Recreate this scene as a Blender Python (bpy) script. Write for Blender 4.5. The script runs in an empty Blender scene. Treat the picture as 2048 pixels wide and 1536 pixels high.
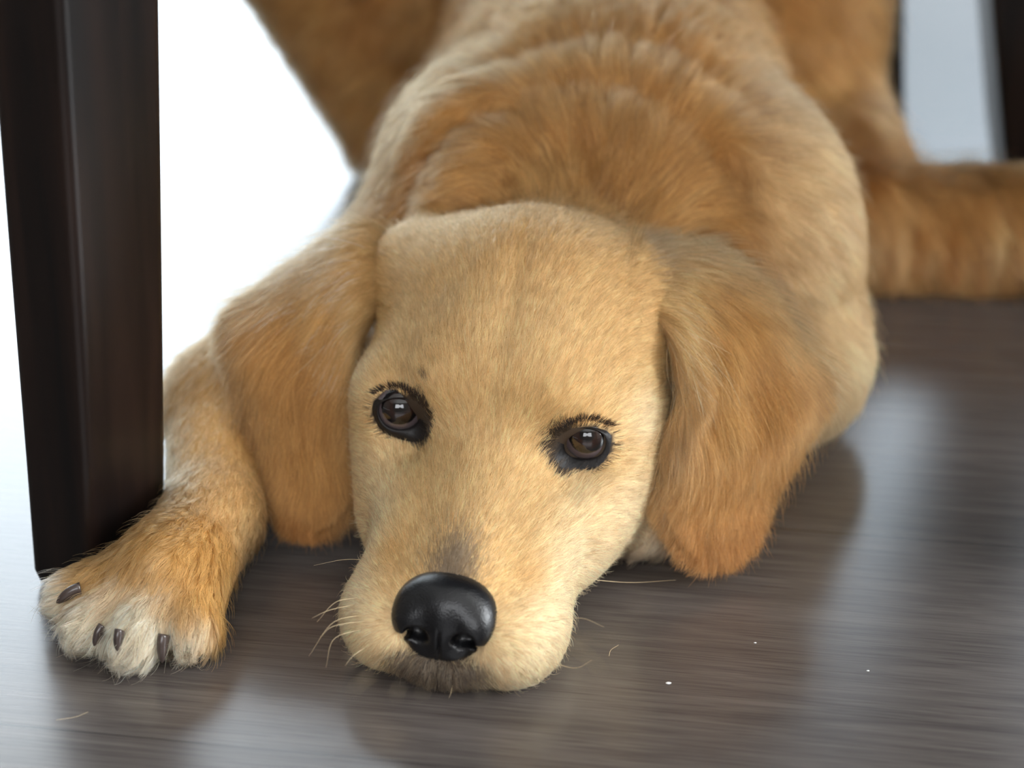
import bpy, bmesh, math, random
import numpy as np
from mathutils import Vector, Matrix, kdtree

# ------------------------------------------------------------------ camera, light, exposure
rng = np.random.default_rng(7)
random.seed(7)
S = bpy.context.scene
COL = S.collection
PITCH = math.radians(26.0)
CAM = np.array([0.0, -69.5, 46.7])            # centimetres; the scene is built in cm and scaled to metres
FPX = 4400.0
cd = bpy.data.cameras.new('camera')
cam = bpy.data.objects.new('camera', cd)
COL.objects.link(cam)
cam.location = CAM * 0.01
cam.rotation_euler = (math.pi / 2 - PITCH, 0, 0)
cd.sensor_width = 36.0
cd.lens = 36.0 * FPX / 2048
cd.clip_start = 0.02
cd.dof.use_dof = True
cd.dof.focus_distance = 0.85
cd.dof.aperture_fstop = 4.8
S.camera = cam

WINDOW_LIGHT = {'garden': 6.2, 'curtain': 3.5, 'side': 17.0, 'rear_fill': 4.5}
w = bpy.data.worlds.new('world')
S.world = w
w.use_nodes = True
w.node_tree.nodes['Background'].inputs[0].default_value = (0.75, 0.85, 1.0, 1)
w.node_tree.nodes['Background'].inputs[1].default_value = 1.0
S.view_settings.view_transform = 'Standard'
S.view_settings.look = 'None'
S.view_settings.gamma = 1.0
S.view_settings.use_curve_mapping = False
S.view_settings.exposure = 0.60
S.cycles.max_bounces = 6
S.cycles.diffuse_bounces = 3
S.cycles.glossy_bounces = 3
S.cycles.transmission_bounces = 4
S.cycles.use_adaptive_sampling = True
S.cycles.adaptive_threshold = 0.02
S.cycles.sample_clamp_indirect = 6.0
S.cycles_curves.shape = 'RIBBONS'

# ------------------------------------------------------------------ helpers
FW = np.array([0, math.cos(PITCH), -math.sin(PITCH)])
UP = np.array([0, math.sin(PITCH), math.cos(PITCH)])
RT = np.array([1.0, 0, 0])


def at(px, py, y=None, z=None):
    """photo pixel + known depth (y) or height (z) in cm -> point in cm"""
    r = FW * FPX + RT * (px - 1024) - UP * (py - 768)
    t = (y - CAM[1]) / r[1] if y is not None else (z - CAM[2]) / r[2]
    return CAM + t * r


def proj(p):
    d = p - CAM
    z = d @ FW
    return 1024 + FPX * (d @ RT) / z, 768 - FPX * (d @ UP) / z, z


def srgb(r, g, b):
    c = np.array([r, g, b], float) / 255
    return np.where(c <= 0.04045, c / 12.92, ((c + 0.055) / 1.055) ** 2.4)


def nrm(v):
    v = np.asarray(v, float)
    return v / np.maximum(np.linalg.norm(v, axis=-1, keepdims=True), 1e-9)


def smooth(a, b, x):
    t = np.clip((x - a) / (b - a), 0, 1)
    return t * t * (3 - 2 * t)


def new_mat(name):
    m = bpy.data.materials.new(name)
    m.use_nodes = True
    nt = m.node_tree
    b = nt.nodes['Principled BSDF']
    return m, nt, b


def node(nt, kind, **kw):
    n = nt.nodes.new(kind)
    for k, v in kw.items():
        setattr(n, k, v)
    return n


def mesh_obj(name, V, F, mat=None, parent=None, smooth_shade=True, scale=0.01):
    me = bpy.data.meshes.new(name)
    V = np.asarray(V, np.float32) * scale
    if isinstance(F, np.ndarray):
        nf, k = F.shape
        me.vertices.add(len(V))
        me.vertices.foreach_set('co', V.ravel())
        me.loops.add(nf * k)
        me.loops.foreach_set('vertex_index', F.astype(np.int32).ravel())
        me.polygons.add(nf)
        me.polygons.foreach_set('loop_start', np.arange(0, nf * k, k, dtype=np.int32))
        me.update(calc_edges=True)
        me.validate()
    else:
        me.from_pydata([tuple(v) for v in V], [], F)
    if smooth_shade:
        me.polygons.foreach_set('use_smooth', np.ones(len(me.polygons), bool))
    if mat:
        me.materials.append(mat)
    o = bpy.data.objects.new(name, me)
    COL.objects.link(o)
    if parent:
        o.parent = parent
    return o


def bm_obj(name, bm, mat, parent=None, smooth_shade=False):
    bmesh.ops.recalc_face_normals(bm, faces=bm.faces)
    me = bpy.data.meshes.new(name)
    bm.to_mesh(me)
    bm.free()
    me.materials.append(mat)
    if smooth_shade:
        me.polygons.foreach_set('use_smooth', np.ones(len(me.polygons), bool))
    o = bpy.data.objects.new(name, me)
    COL.objects.link(o)
    if parent:
        o.parent = parent
    return o


def add_box(bm, lo, hi):
    """axis-aligned box in metres"""
    vs = [bm.verts.new((x, y, z)) for x in (lo[0], hi[0]) for y in (lo[1], hi[1]) for z in (lo[2], hi[2])]
    for f in ((0, 1, 3, 2), (4, 6, 7, 5), (0, 4, 5, 1), (2, 3, 7, 6), (0, 2, 6, 4), (1, 5, 7, 3)):
        bm.faces.new([vs[i] for i in f])


def tag(o, label=None, cat=None, group=None, kind=None):
    if label: o['label'] = label
    if cat: o['category'] = cat
    if group: o['group'] = group
    if kind: o['kind'] = kind
    return o


def empty(name, loc):
    o = bpy.data.objects.new(name, None)
    COL.objects.link(o)
    o.location = loc
    o.empty_display_size = 0.05
    return o


# ------------------------------------------------------------------ materials of the room
def make_floor_mat():
    m, nt, b = new_mat('grey_brown_laminate')
    L = nt.links
    tc = node(nt, 'ShaderNodeTexCoord')
    mp = node(nt, 'ShaderNodeMapping')
    mp.inputs['Rotation'].default_value = (0, 0, math.radians(9.0))
    mp.inputs['Location'].default_value = (0.31, 0.052, 0)
    L.new(tc.outputs['Object'], mp.inputs['Vector'])
    br = node(nt, 'ShaderNodeTexBrick')
    br.offset = 0.37
    br.inputs['Color1'].default_value = (0.42, 0.42, 0.42, 1)
    br.inputs['Color2'].default_value = (0.58, 0.58, 0.58, 1)
    br.inputs['Mortar'].default_value = (0.0, 0.0, 0.0, 1)
    br.inputs['Scale'].default_value = 1.0
    br.inputs['Mortar Size'].default_value = 0.0006
    br.inputs['Mortar Smooth'].default_value = 0.3
    br.inputs['Brick Width'].default_value = 1.28
    br.inputs['Row Height'].default_value = 0.19
    L.new(mp.outputs['Vector'], br.inputs['Vector'])

    def stretched(sx, sy, scale, detail, rough, dist=0.0):
        m2 = node(nt, 'ShaderNodeMapping')
        m2.inputs['Scale'].default_value = (sx, sy, 1)
        L.new(mp.outputs['Vector'], m2.inputs['Vector'])
        ad = node(nt, 'ShaderNodeVectorMath', operation='ADD')
        L.new(m2.outputs['Vector'], ad.inputs[0])
        sc = node(nt, 'ShaderNodeVectorMath', operation='SCALE')
        sc.inputs['Scale'].default_value = 13.0
        L.new(br.outputs['Color'], sc.inputs[0])
        L.new(sc.outputs['Vector'], ad.inputs[1])
        n = node(nt, 'ShaderNodeTexNoise')
        n.inputs['Scale'].default_value = scale
        n.inputs['Detail'].default_value = detail
        n.inputs['Roughness'].default_value = rough
        n.inputs['Distortion'].default_value = dist
        L.new(ad.outputs['Vector'], n.inputs['Vector'])
        return n
    fine = stretched(24, 1100, 1.0, 3, 0.6)
    wide = stretched(7, 95, 1.0, 4, 0.6, 1.2)
    pore = stretched(26, 700, 1.0, 2, 0.5)
    mixf = node(nt, 'ShaderNodeMath', operation='MULTIPLY_ADD')
    L.new(fine.outputs['Fac'], mixf.inputs[0])
    mixf.inputs[1].default_value = 0.5
    w2 = node(nt, 'ShaderNodeMath', operation='MULTIPLY')
    L.new(wide.outputs['Fac'], w2.inputs[0])
    w2.inputs[1].default_value = 0.5
    L.new(w2.outputs[0], mixf.inputs[2])
    cr = node(nt, 'ShaderNodeValToRGB')
    cr.color_ramp.elements[0].position = 0.34
    cr.color_ramp.elements[0].color = (*srgb(68, 62, 59), 1)
    cr.color_ramp.elements[1].position = 0.66
    cr.color_ramp.elements[1].color = (*srgb(98, 91, 87), 1)
    L.new(mixf.outputs[0], cr.inputs['Fac'])
    pr = node(nt, 'ShaderNodeValToRGB')
    pr.color_ramp.elements[0].position = 0.30
    pr.color_ramp.elements[0].color = (0.74, 0.72, 0.70, 1)
    pr.color_ramp.elements[1].position = 0.42
    pr.color_ramp.elements[1].color = (1, 1, 1, 1)
    L.new(pore.outputs['Fac'], pr.inputs['Fac'])
    mu = node(nt, 'ShaderNodeMix', data_type='RGBA', blend_type='MULTIPLY')
    mu.inputs['Factor'].default_value = 1.0
    L.new(cr.outputs['Color'], mu.inputs['A'])
    L.new(pr.outputs['Color'], mu.inputs['B'])
    tone = node(nt, 'ShaderNodeMapRange')
    tone.inputs['From Min'].default_value = 0.0
    tone.inputs['From Max'].default_value = 0.5
    tone.inputs['To Min'].default_value = 0.45
    tone.inputs['To Max'].default_value = 1.0
    L.new(br.outputs['Color'], tone.inputs['Value'])
    mu2 = node(nt, 'ShaderNodeMix', data_type='RGBA', blend_type='MULTIPLY')
    mu2.inputs['Factor'].default_value = 1.0
    L.new(mu.outputs['Result'], mu2.inputs['A'])
    L.new(tone.outputs['Result'], mu2.inputs['B'])
    L.new(mu2.outputs['Result'], b.inputs['Base Color'])
    b.inputs['Roughness'].default_value = 0.25
    b.inputs['IOR'].default_value = 1.7
    bu = node(nt, 'ShaderNodeBump')
    bu.inputs['Strength'].default_value = 0.03
    bu.inputs['Distance'].default_value = 0.0006
    L.new(fine.outputs['Fac'], bu.inputs['Height'])
    L.new(bu.outputs['Normal'], b.inputs['Normal'])
    return m


def make_plain(name, col, rough=0.6, noise=0.06):
    m, nt, b = new_mat(name)
    n = node(nt, 'ShaderNodeTexNoise')
    n.inputs['Scale'].default_value = 9.0
    n.inputs['Detail'].default_value = 4
    cr = node(nt, 'ShaderNodeValToRGB')
    c = np.array(col)
    cr.color_ramp.elements[0].color = (*(c * (1 - noise)), 1)
    cr.color_ramp.elements[1].color = (*np.minimum(c * (1 + noise), 1), 1)
    nt.links.new(n.outputs['Fac'], cr.inputs['Fac'])
    nt.links.new(cr.outputs['Color'], b.inputs['Base Color'])
    b.inputs['Roughness'].default_value = rough
    return m


def make_dark_wood():
    m, nt, b = new_mat('espresso_stained_wood')
    L = nt.links
    tc = node(nt, 'ShaderNodeTexCoord')
    mp = node(nt, 'ShaderNodeMapping')
    mp.inputs['Scale'].default_value = (90, 90, 5)
    L.new(tc.outputs['Object'], mp.inputs['Vector'])
    n = node(nt, 'ShaderNodeTexNoise')
    n.inputs['Scale'].default_value = 1.0
    n.inputs['Detail'].default_value = 6
    n.inputs['Distortion'].default_value = 0.6
    L.new(mp.outputs['Vector'], n.inputs['Vector'])
    cr = node(nt, 'ShaderNodeValToRGB')
    cr.color_ramp.elements[0].position = 0.35
    cr.color_ramp.elements[0].color = (*srgb(13, 10, 10), 1)
    cr.color_ramp.elements[1].position = 0.75
    cr.color_ramp.elements[1].color = (*srgb(34, 23, 19), 1)
    L.new(n.outputs['Fac'], cr.inputs['Fac'])
    L.new(cr.outputs['Color'], b.inputs['Base Color'])
    b.inputs['Roughness'].default_value = 0.34
    b.inputs['Specular IOR Level'].default_value = 0.3
    bu = node(nt, 'ShaderNodeBump')
    bu.inputs['Strength'].default_value = 0.08
    bu.inputs['Distance'].default_value = 0.0005
    L.new(n.outputs['Fac'], bu.inputs['Height'])
    L.new(bu.outputs['Normal'], b.inputs['Normal'])
    return m


def make_pane(name, col, strength, ground=1.0):
    """daylit window pane: overcast garden light with a faint unevenness"""
    m, nt, b = new_mat(name)
    n = node(nt, 'ShaderNodeTexNoise')
    n.inputs['Scale'].default_value = 1.3
    cr = node(nt, 'ShaderNodeValToRGB')
    cr.color_ramp.elements[0].color = (*(np.array(col) * 0.9), 1)
    cr.color_ramp.elements[1].color = (*col, 1)
    nt.links.new(n.outputs['Fac'], cr.inputs['Fac'])
    nt.links.new(cr.outputs['Color'], b.inputs['Emission Color'])
    # outside, the ground is dimmer than the sky above it
    tc = node(nt, 'ShaderNodeTexCoord')
    sp = node(nt, 'ShaderNodeSeparateXYZ')
    nt.links.new(tc.outputs['Object'], sp.inputs[0])
    mr = node(nt, 'ShaderNodeMapRange')
    mr.inputs['From Min'].default_value = 0.8; mr.inputs['From Max'].default_value = 1.5
    mr.inputs['To Min'].default_value = strength * ground; mr.inputs['To Max'].default_value = strength
    nt.links.new(sp.outputs['Z'], mr.inputs['Value'])
    nt.links.new(mr.outputs['Result'], b.inputs['Emission Strength'])
    b.inputs['Base Color'].default_value = (0.1, 0.1, 0.1, 1)
    b.inputs['Roughness'].default_value = 0.1
    return m


M_FLOOR = make_floor_mat()
M_WALL = make_plain('white_wall_paint', srgb(235, 232, 226), 0.8, 0.02)
M_WOOD = make_dark_wood()
M_WALL2 = make_plain('darkened_wall_paint', srgb(118, 110, 102), 0.8, 0.03)  # unseen front and left walls, darkened to cut bounced fill on the dog
M_FRAME = make_plain('white_window_frame', srgb(240, 240, 240), 0.4, 0.01)

# ------------------------------------------------------------------ the room
XL, XR, YF, YB, ZT = -3.2, 3.0, -3.2, 3.3, 2.6
bm = bmesh.new(); add_box(bm, (XL - .1, YF - .1, -0.08), (XR + .1, YB + .1, 0.0))
tag(bm_obj('floor', bm, M_FLOOR), kind='structure')
bm = bmesh.new(); add_box(bm, (XL - .1, YF - .1, ZT), (XR + .1, YB + .1, ZT + .08))
tag(bm_obj('ceiling', bm, M_WALL), kind='structure')


def wall(name, axis, pos, thick, a0, a1, holes, mat=None):
    """wall across 'axis' at pos with rectangular holes (a0,a1,z0,z1)"""
    bm = bmesh.new()
    cuts = sorted({a0, a1, *[h[0] for h in holes], *[h[1] for h in holes]})
    for i in range(len(cuts) - 1):
        c0, c1 = cuts[i], cuts[i + 1]
        hs = [h for h in holes if h[0] < (c0 + c1) / 2 < h[1]]
        spans = [(0, ZT)] if not hs else [(0, hs[0][2]), (hs[0][3], ZT)]
        for z0, z1 in spans:
            if z1 - z0 < 1e-4: continue
            p0, p1 = min(pos, pos + thick), max(pos, pos + thick)
            if axis == 'y': add_box(bm, (c0, p0, z0), (c1, p1, z1))
            else: add_box(bm, (p0, c0, z0), (p1, c1, z1))
    return tag(bm_obj(name, bm, mat or M_WALL), kind='structure')


def window(name, axis, pos, thick, h, mat, mull):
    a0, a1, z0, z1 = h
    t = 0.05
    q0, q1 = (pos + 0.02 * np.sign(thick), pos + 0.07 * np.sign(thick))
    q0, q1 = min(q0, q1), max(q0, q1)

    def bx(bm, A0, A1, Z0, Z1, e=0.0):
        if axis == 'y': add_box(bm, (A0, q0 + e, Z0), (A1, q1 - e, Z1))
        else: add_box(bm, (q0 + e, A0, Z0), (q1 - e, A1, Z1))
    bm = bmesh.new()
    bx(bm, a0, a0 + t, z0, z1); bx(bm, a1 - t, a1, z0, z1)
    bx(bm, a0 + t, a1 - t, z0, z0 + t); bx(bm, a0 + t, a1 - t, z1 - t, z1)
    xs = [a0 + t]
    for k in range(1, mull):
        c = a0 + (a1 - a0) * k / mull
        bx(bm, c - 0.03, c + 0.03, z0 + t, z1 - t)
        xs += [c - 0.03, c + 0.03]
    xs += [a1 - t]
    fr = tag(bm_obj(name, bm, M_FRAME), kind='structure')
    for k in range(mull):
        bm = bmesh.new()
        bx(bm, xs[2 * k], xs[2 * k + 1], z0 + t, z1 - t, 0.02)
        bm_obj('pane', bm, mat, fr)
    return fr


H_GARDEN = (-2.5, 0.05, 0.03, 2.3)
H_CURT = (0.55, 2.4, 0.03, 2.35)
H_SIDE = (-1.7, 0.3, 0.7, 2.2)
H_REAR = (-1.4, 1.2, 0.9, 2.2)
wall('wall_back', 'y', YB, .12, XL - .1, XR + .1, [H_GARDEN, H_CURT])
wall('wall_front', 'y', YF, -.12, XL - .1, XR + .1, [H_REAR], M_WALL2)
wall('wall_left', 'x', XL, -.12, YF, YB, [], M_WALL2)
wall('wall_right', 'x', XR, .12, YF, YB, [H_SIDE])
cool = np.array([0.80, 0.91, 1.0])
window('window_1', 'y', YB, .12, H_GARDEN, make_pane('garden_daylight', cool, WINDOW_LIGHT['garden']), 1)
window('window_2', 'y', YB, .12, H_CURT, make_pane('veiled_daylight', np.array([0.74, 0.88, 1.0]), WINDOW_LIGHT['curtain'], 0.32), 1)
window('window_3', 'x', XR, .12, H_SIDE, make_pane('side_daylight', np.array([0.93, 0.97, 1.0]), WINDOW_LIGHT['side']), 2)
window('fill_window', 'y', YF, -.12, H_REAR, make_pane('rear_fill_light', np.array([0.95, 0.97, 1.0]), WINDOW_LIGHT['rear_fill']), 2)  # unseen window added behind the camera as frontal fill for the face
bm = bmesh.new(); add_box(bm, (XL, YF, 0), (XL + .015, YB, .08)); tag(bm_obj('baseboard_left', bm, M_FRAME), kind='structure')
bm = bmesh.new(); add_box(bm, (XR - .015, YF, 0), (XR, YB, .08)); tag(bm_obj('baseboard_right', bm, M_FRAME), kind='structure')


# ------------------------------------------------------------------ furniture
def prism(bm, bot, top, bev, segs=5):
    """four-sided leg between two quads (metres) with rounded long edges and a small rounded foot"""
    def ring(q, inset, z=None):
        q = [Vector(p) for p in q]
        c = sum(q, Vector()) / 4
        q = [p + (c - p) * inset for p in q]
        pts = []
        for i in range(4):
            p, a, b_ = q[i], q[i - 1], q[(i + 1) % 4]
            u, v = (a - p).normalized(), (b_ - p).normalized()
            p0, p1 = p + u * bev, p + v * bev
            for s in range(segs + 1):
                t = s / segs
                pts.append((p0 * (1 - t) ** 2 + p * 2 * t * (1 - t) + p1 * t * t))
        if z is not None:
            pts = [Vector((p.x, p.y, z)) for p in pts]
        return [bm.verts.new(p) for p in pts]
    z0 = bot[0][2]
    rings = [ring(bot, 0.14, z0), ring(bot, 0.05, z0 + 0.002), ring(bot, 0.0, z0 + 0.007)]
    for k in range(1, 13):
        t = k / 12
        rings.append(ring([Vector(a).lerp(Vector(b_), t) for a, b_ in zip(bot, top)], 0, None))
    n = len(rings[0])
    for a, b_ in zip(rings, rings[1:]):
        for i in range(n):
            bm.faces.new((a[i], a[(i + 1) % n], b_[(i + 1) % n], b_[i]))
    bm.faces.new(rings[0][::-1]); bm.faces.new(rings[-1])


def leg_quad(corners, z):
    return [(x * .01, y * .01, z) for x, y in corners]


def slab(bm, pts, z0, z1, bev=0.004):
    prism(bm, [(x * .01, y * .01, z0) for x, y in pts], [(x * .01, y * .01, z1) for x, y in pts], bev)


# near table: only its tapered corner leg is in view at the left
FOOT = [(-16.75, 6.2), (-14.3, 9.9), (-16.9, 11.6), (-19.6, 7.6)]      # front, right, back, left corners
t_root = empty('dining_table', (-0.168, 0.09, 0))
tag(t_root, 'dark espresso wooden table with thick tapered leg beside the puppy\'s outstretched paw', 'table')


def near_leg():
    bm = bmesh.new()
    prism(bm, [(x * .01 + .168, y * .01 - .09, 0) for x, y in FOOT], [(x * .01 + .168, y * .01 - .09, 0.70) for x, y in NEAR_TOP], 0.005, 6)
    return bm_obj('leg', bm, M_WOOD, t_root, True)


# head of the leg at 70 cm, extrapolated from its edges at 25 cm
_k = 0.70 / 0.25
_at25 = [(-15.9, 5.8), (-12.86, 10.0), (-15.7, 12.1), (-18.9, 7.4)]
NEAR_TOP = [tuple(np.array(a) + (np.array(b_) - np.array(a)) * _k) for a, b_ in zip(FOOT, _at25)]
near_leg()
dx, dy = 16.8, -9.0
TT = [(-25 + dx, 1 + dy), (122 + dx, 1 + dy), (122 + dx, 101 + dy), (-25 + dx, 101 + dy)]  # unseen top, stretched over the dog to shade its back and haunch
bm = bmesh.new(); slab(bm, TT, 0.70, 0.735); bm_obj('tabletop', bm, M_WOOD, t_root)
for (x, y) in ((115, 9), (115, 95), (8, 95)):
    bm = bmesh.new()
    q0 = [(x + dx - 2, y + dy - 2), (x + dx + 2, y + dy - 2), (x + dx + 2, y + dy + 2), (x + dx - 2, y + dy + 2)]
    q1 = [(x + dx - 3, y + dy - 3), (x + dx + 3, y + dy - 3), (x + dx + 3, y + dy + 3), (x + dx - 3, y + dy + 3)]
    prism(bm, [(a * .01, b_ * .01, 0) for a, b_ in q0], [(a * .01, b_ * .01, .70) for a, b_ in q1], .004)
    bm_obj('leg', bm, M_WOOD, t_root, True)

# far table at the right: one black leg in the corner of the picture
f_root = empty('side_table', (0.317, 0.52, 0))
tag(f_root, "black wooden table whose splayed leg stands behind the puppy's hind leg", 'table')
for (x, y, sx) in ((0, 0, 1), (62, 0, -1), (62, -44, -1), (0, -44, 1)):
    bm = bmesh.new()
    q0 = [(x - 3, y - 2.6), (x + 3, y - 2.6), (x + 3, y + 2.6), (x - 3, y + 2.6)]
    q1 = [(a - 8.5 if (a - x) * sx < 0 else a, b_) for a, b_ in q0] if sx > 0 else [(a + 8.5 if a > x else a, b_) for a, b_ in q0]
    prism(bm, [(a * .01, b_ * .01, 0) for a, b_ in q0], [(a * .01, b_ * .01, .5) for a, b_ in q1], .004)
    bm_obj('leg', bm, M_WOOD, f_root, True)
bm = bmesh.new(); slab(bm, [(-12, -52), (74, -52), (74, 4.4), (-12, 4.4)], .50, .53); bm_obj('tabletop', bm, M_WOOD, f_root)

# tall stool whose front leg is a thin dark strip beside the thigh
c_root = empty('bar_stool', (0.23, 0.597, 0))
tag(c_root, "dark wooden stool with a slim leg just behind the puppy's thigh", 'stool')
for (x, y) in ((0, 0), (34, 0), (0, 32), (34, 32)):
    bm = bmesh.new()
    q0 = [(x - 1.2, y - 1.2), (x + 1.2, y - 1.2), (x + 1.2, y + 1.2), (x - 1.2, y + 1.2)]
    sx, sy = (-4.9 if x == 0 else 2.0), (1.5 if y == 0 else -1.5)
    q1 = [(x - 1.5 + sx, y - 1.5 + sy), (x + 1.5 + sx, y - 1.5 + sy), (x + 1.5 + sx, y + 1.5 + sy), (x - 1.5 + sx, y + 1.5 + sy)]
    prism(bm, [(a * .01, b_ * .01, 0) for a, b_ in q0], [(a * .01, b_ * .01, 0.62) for a, b_ in q1], .003)
    bm_obj('leg', bm, M_WOOD, c_root, True)
bm = bmesh.new(); slab(bm, [(-9, -2), (40, -2), (40, 34), (-9, 34)], .621, .65); bm_obj('seat', bm, M_WOOD, c_root)


# ------------------------------------------------------------------ signed-distance sculpting
YAW, ROLL = math.radians(12.0), math.radians(3.0)
HO = np.array([-2.75, 0.0, 0.0])
RY = np.array([[math.cos(ROLL), 0, math.sin(ROLL)], [0, 1, 0], [-math.sin(ROLL), 0, math.cos(ROLL)]])
RZ = np.array([[math.cos(YAW), math.sin(YAW), 0], [-math.sin(YAW), math.cos(YAW), 0], [0, 0, 1]])
HR = RZ @ RY                                    # head-local (u right, v back, w up) -> world


def H(u, v, w_):
    return HO + HR @ np.array([u, v, w_], float)


def to_head(P):
    return (P - HO) @ HR


def sd_ell(P, c, r, R=None):
    q = P - np.asarray(c, np.float32)
    if R is not None:
        q = q @ np.asarray(R, np.float32)
    r = np.asarray(r, np.float32)
    a = q / r
    k0 = np.sqrt((a * a).sum(-1)) + 1e-6
    b_ = a / r
    k1 = np.sqrt((b_ * b_).sum(-1)) + 1e-6
    return k0 * (k0 - 1) / k1


def sd_cone(P, a, b_, r1, r2):
    a = np.asarray(a, np.float32); b_ = np.asarray(b_, np.float32)
    d = b_ - a
    h = np.clip(((P - a) @ d) / float(d @ d), 0, 1)
    q = P - a - h[..., None] * d
    return np.sqrt((q * q).sum(-1)) - (r1 + (r2 - r1) * h)


PR = []     # body primitives: kind, params, blend, flow, hair length, tag


def ell(c, r, k=1.0, flow=None, hl=1.0, tg='body', R=None, sub=False):
    PR.append(dict(t='e', c=np.array(c, float), r=np.array(r, float), k=k, flow=flow, hl=hl, tg=tg, R=R, sub=sub))


def cone(a, b_, r1, r2, k=1.0, flow=None, hl=1.0, tg='body'):
    a, b_ = np.array(a, float), np.array(b_, float)
    PR.append(dict(t='c', a=a, b=b_, r1=r1, r2=r2, k=k, flow=(b_ - a) if flow is None else flow, hl=hl, tg=tg, R=None, sub=False))


def hell(u, v, w_, ru, rv, rw, k=0.8, sub=False, tilt=0.0, hl=0.55):
    R = HR
    if tilt:
        c, s = math.cos(tilt), math.sin(tilt)
        R = HR @ np.array([[1, 0, 0], [0, c, -s], [0, s, c]])
    ell(H(u, v, w_), (ru, rv, rw), k, None, hl, 'head', R, sub)


def hcone(a, b_, r1, r2, k=0.8):
    cone(H(*a), H(*b_), r1, r2, k, None, 0.55, 'head')
    PR[-1]['flow'] = None


BACK = np.array([0.05, 1.0, -0.1])
# torso, neck and hips
ell((5.0, 37, 8.6), (9.2, 16, 9.6), 1.0, BACK, 1.6)
cone((5.0, 44, 9.0), (4.0, 64, 10.0), 8.6, 9.0, 3.0, BACK, 1.6)
cone((2.2, 19, 7.4), (4.6, 30, 8.8), 5.4, 7.6, 2.5, BACK, 1.8)
ell((4.4, 27, 11.6), (6.2, 5.5, 3.6), 2.0, BACK, 1.8)
# right shoulder, elbow and folded forearm
ell((11.2, 26.5, 7.2), (5.0, 8.5, 7.2), 2.2, np.array([0.2, 0.3, -1.0]), 1.2)
ell((13.2, 22.5, 3.6), (3.2, 4.6, 3.5), 1.5, np.array([0.2, 0.2, -1.0]), 1.2)
cone((13.0, 21, 2.6), (6.4, 12.5, 1.8), 2.5, 1.7, 1.0, None, 0.8, 'leg')
ell((5.4, 10.6, 1.5), (1.7, 2.0, 1.5), 0.8, np.array([-.4, -1, -.3]), 0.8, 'paw')
# left shoulder, upper arm, forearm, paw
ell((-1.9, 27.0, 8.0), (4.6, 8.0, 7.4), 2.0, np.array([-0.5, -0.2, -1.0]), 1.4)
cone((-3.6, 25, 7.2), (-12.7, 17.6, 3.3), 4.0, 2.5, 1.6, None, 0.9, 'leg')
cone((-12.7, 17.6, 3.2), (-12.25, 9.0, 2.4), 2.45, 1.75, 1.2, None, 0.75, 'leg')
cone((-12.25, 9.0, 2.3), (-13.4, 5.0, 2.0), 1.75, 2.1, 1.0, None, 0.8, 'paw')
TOES = [(-17.0, 4.4, 1.35, .95), (-16.1, 2.7, 1.15, .98), (-14.4, 1.9, 1.1, 1.05), (-12.4, 2.5, 1.2, 1.1)]
for (x, y, z, r) in TOES:
    cone((-13.2 + 0.25 * (x + 14), 5.2, 2.2), (x, y, z), 1.3, r, 0.5, None, 1.0, 'paw')
# hind quarters
cone((-9.0, 56, 14.0), (-6.8, 55, 3.2), 7.4, 3.5, 1.5, np.array([-.2, 0.2, -1.0]), 1.4)
cone((-5.0, 58, 2.6), (-5.0, 66, 2.0), 2.4, 2.0, 1.5, None, 1.2)
ell((15.2, 54, 10.5), (6.3, 7.5, 9.8), 1.5, np.array([.2, -0.2, -1.0]), 1.8)
cone((17.3, 49, 5.0), (18.6, 40.3, 3.0), 4.0, 3.0, 2.0, np.array([0.3, -0.3, -1.0]), 2.2, 'hind')
cone((18.5, 39.8, 2.85), (34.0, 39.0, 2.8), 3.0, 2.9, 1.5, np.array([0.22, -0.25, -1.0]), 2.6, 'hind')
cone((34.0, 39.0, 2.8), (46.0, 36.0, 2.0), 2.8, 2.0, 1.5, np.array([0.8, -0.25, -0.6]), 1.5, 'hind')
cone((4.0, 68, 9.0), (1.0, 90, 3.0), 3.0, 2.0, 1.5, None, 3.0)
# head
hell(0, 14.4, 7.6, 5.6, 6.0, 6.0, 0.8)                    # skull
hell(0, 15.5, 5.0, 5.6, 6.5, 4.8, 1.5)                    # throat and back of skull
hell(0, 10.8, 7.7, 4.7, 3.6, 3.6, 1.2)                    # forehead
for s in (-1, 1):
    hell(s * 2.3, 9.2, 8.35, 1.3, 1.6, 1.25, 0.9)         # brow
    if s < 0: hell(s * 4.85, 9.7, 7.35, 0.9, 1.1, 0.85, 0.9)        # rim of the eye socket
    hell(s * 4.2, 11.6, 5.6, 2.35, 3.8, 3.3, 1.6)          # cheek bone
    hell(s * 3.4, 9.0, 3.4, 2.2, 3.6, 2.6, 1.4)           # cheek
    hell(s * 2.25, 2.35, 1.75, 2.1, 2.9, 2.0, 0.6)        # flews
    hell(s * 5.5, 16.2, 9.9, 1.6, 2.3, 1.6, 2.2)          # ear root
    hell(s * 2.9, 15.2, 8.75 + 0.15 * s, 2.7, 4.0, 3.5, 1.6)          # temples
    hell(s * 2.4, 6.2, 2.9, 1.9, 3.6, 2.4, 1.2)
hcone((0, 2.6, 2.9), (0, 8.2, 4.6), 2.15, 2.9, 1.2)       # muzzle bridge
hell(0, 8.5, 2.0, 3.4, 6.0, 2.2, 1.0)                     # lower jaw
hell(0, 0.5, 1.1, 1.9, 1.1, 1.15, 0.6)                     # lip below the nose


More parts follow.
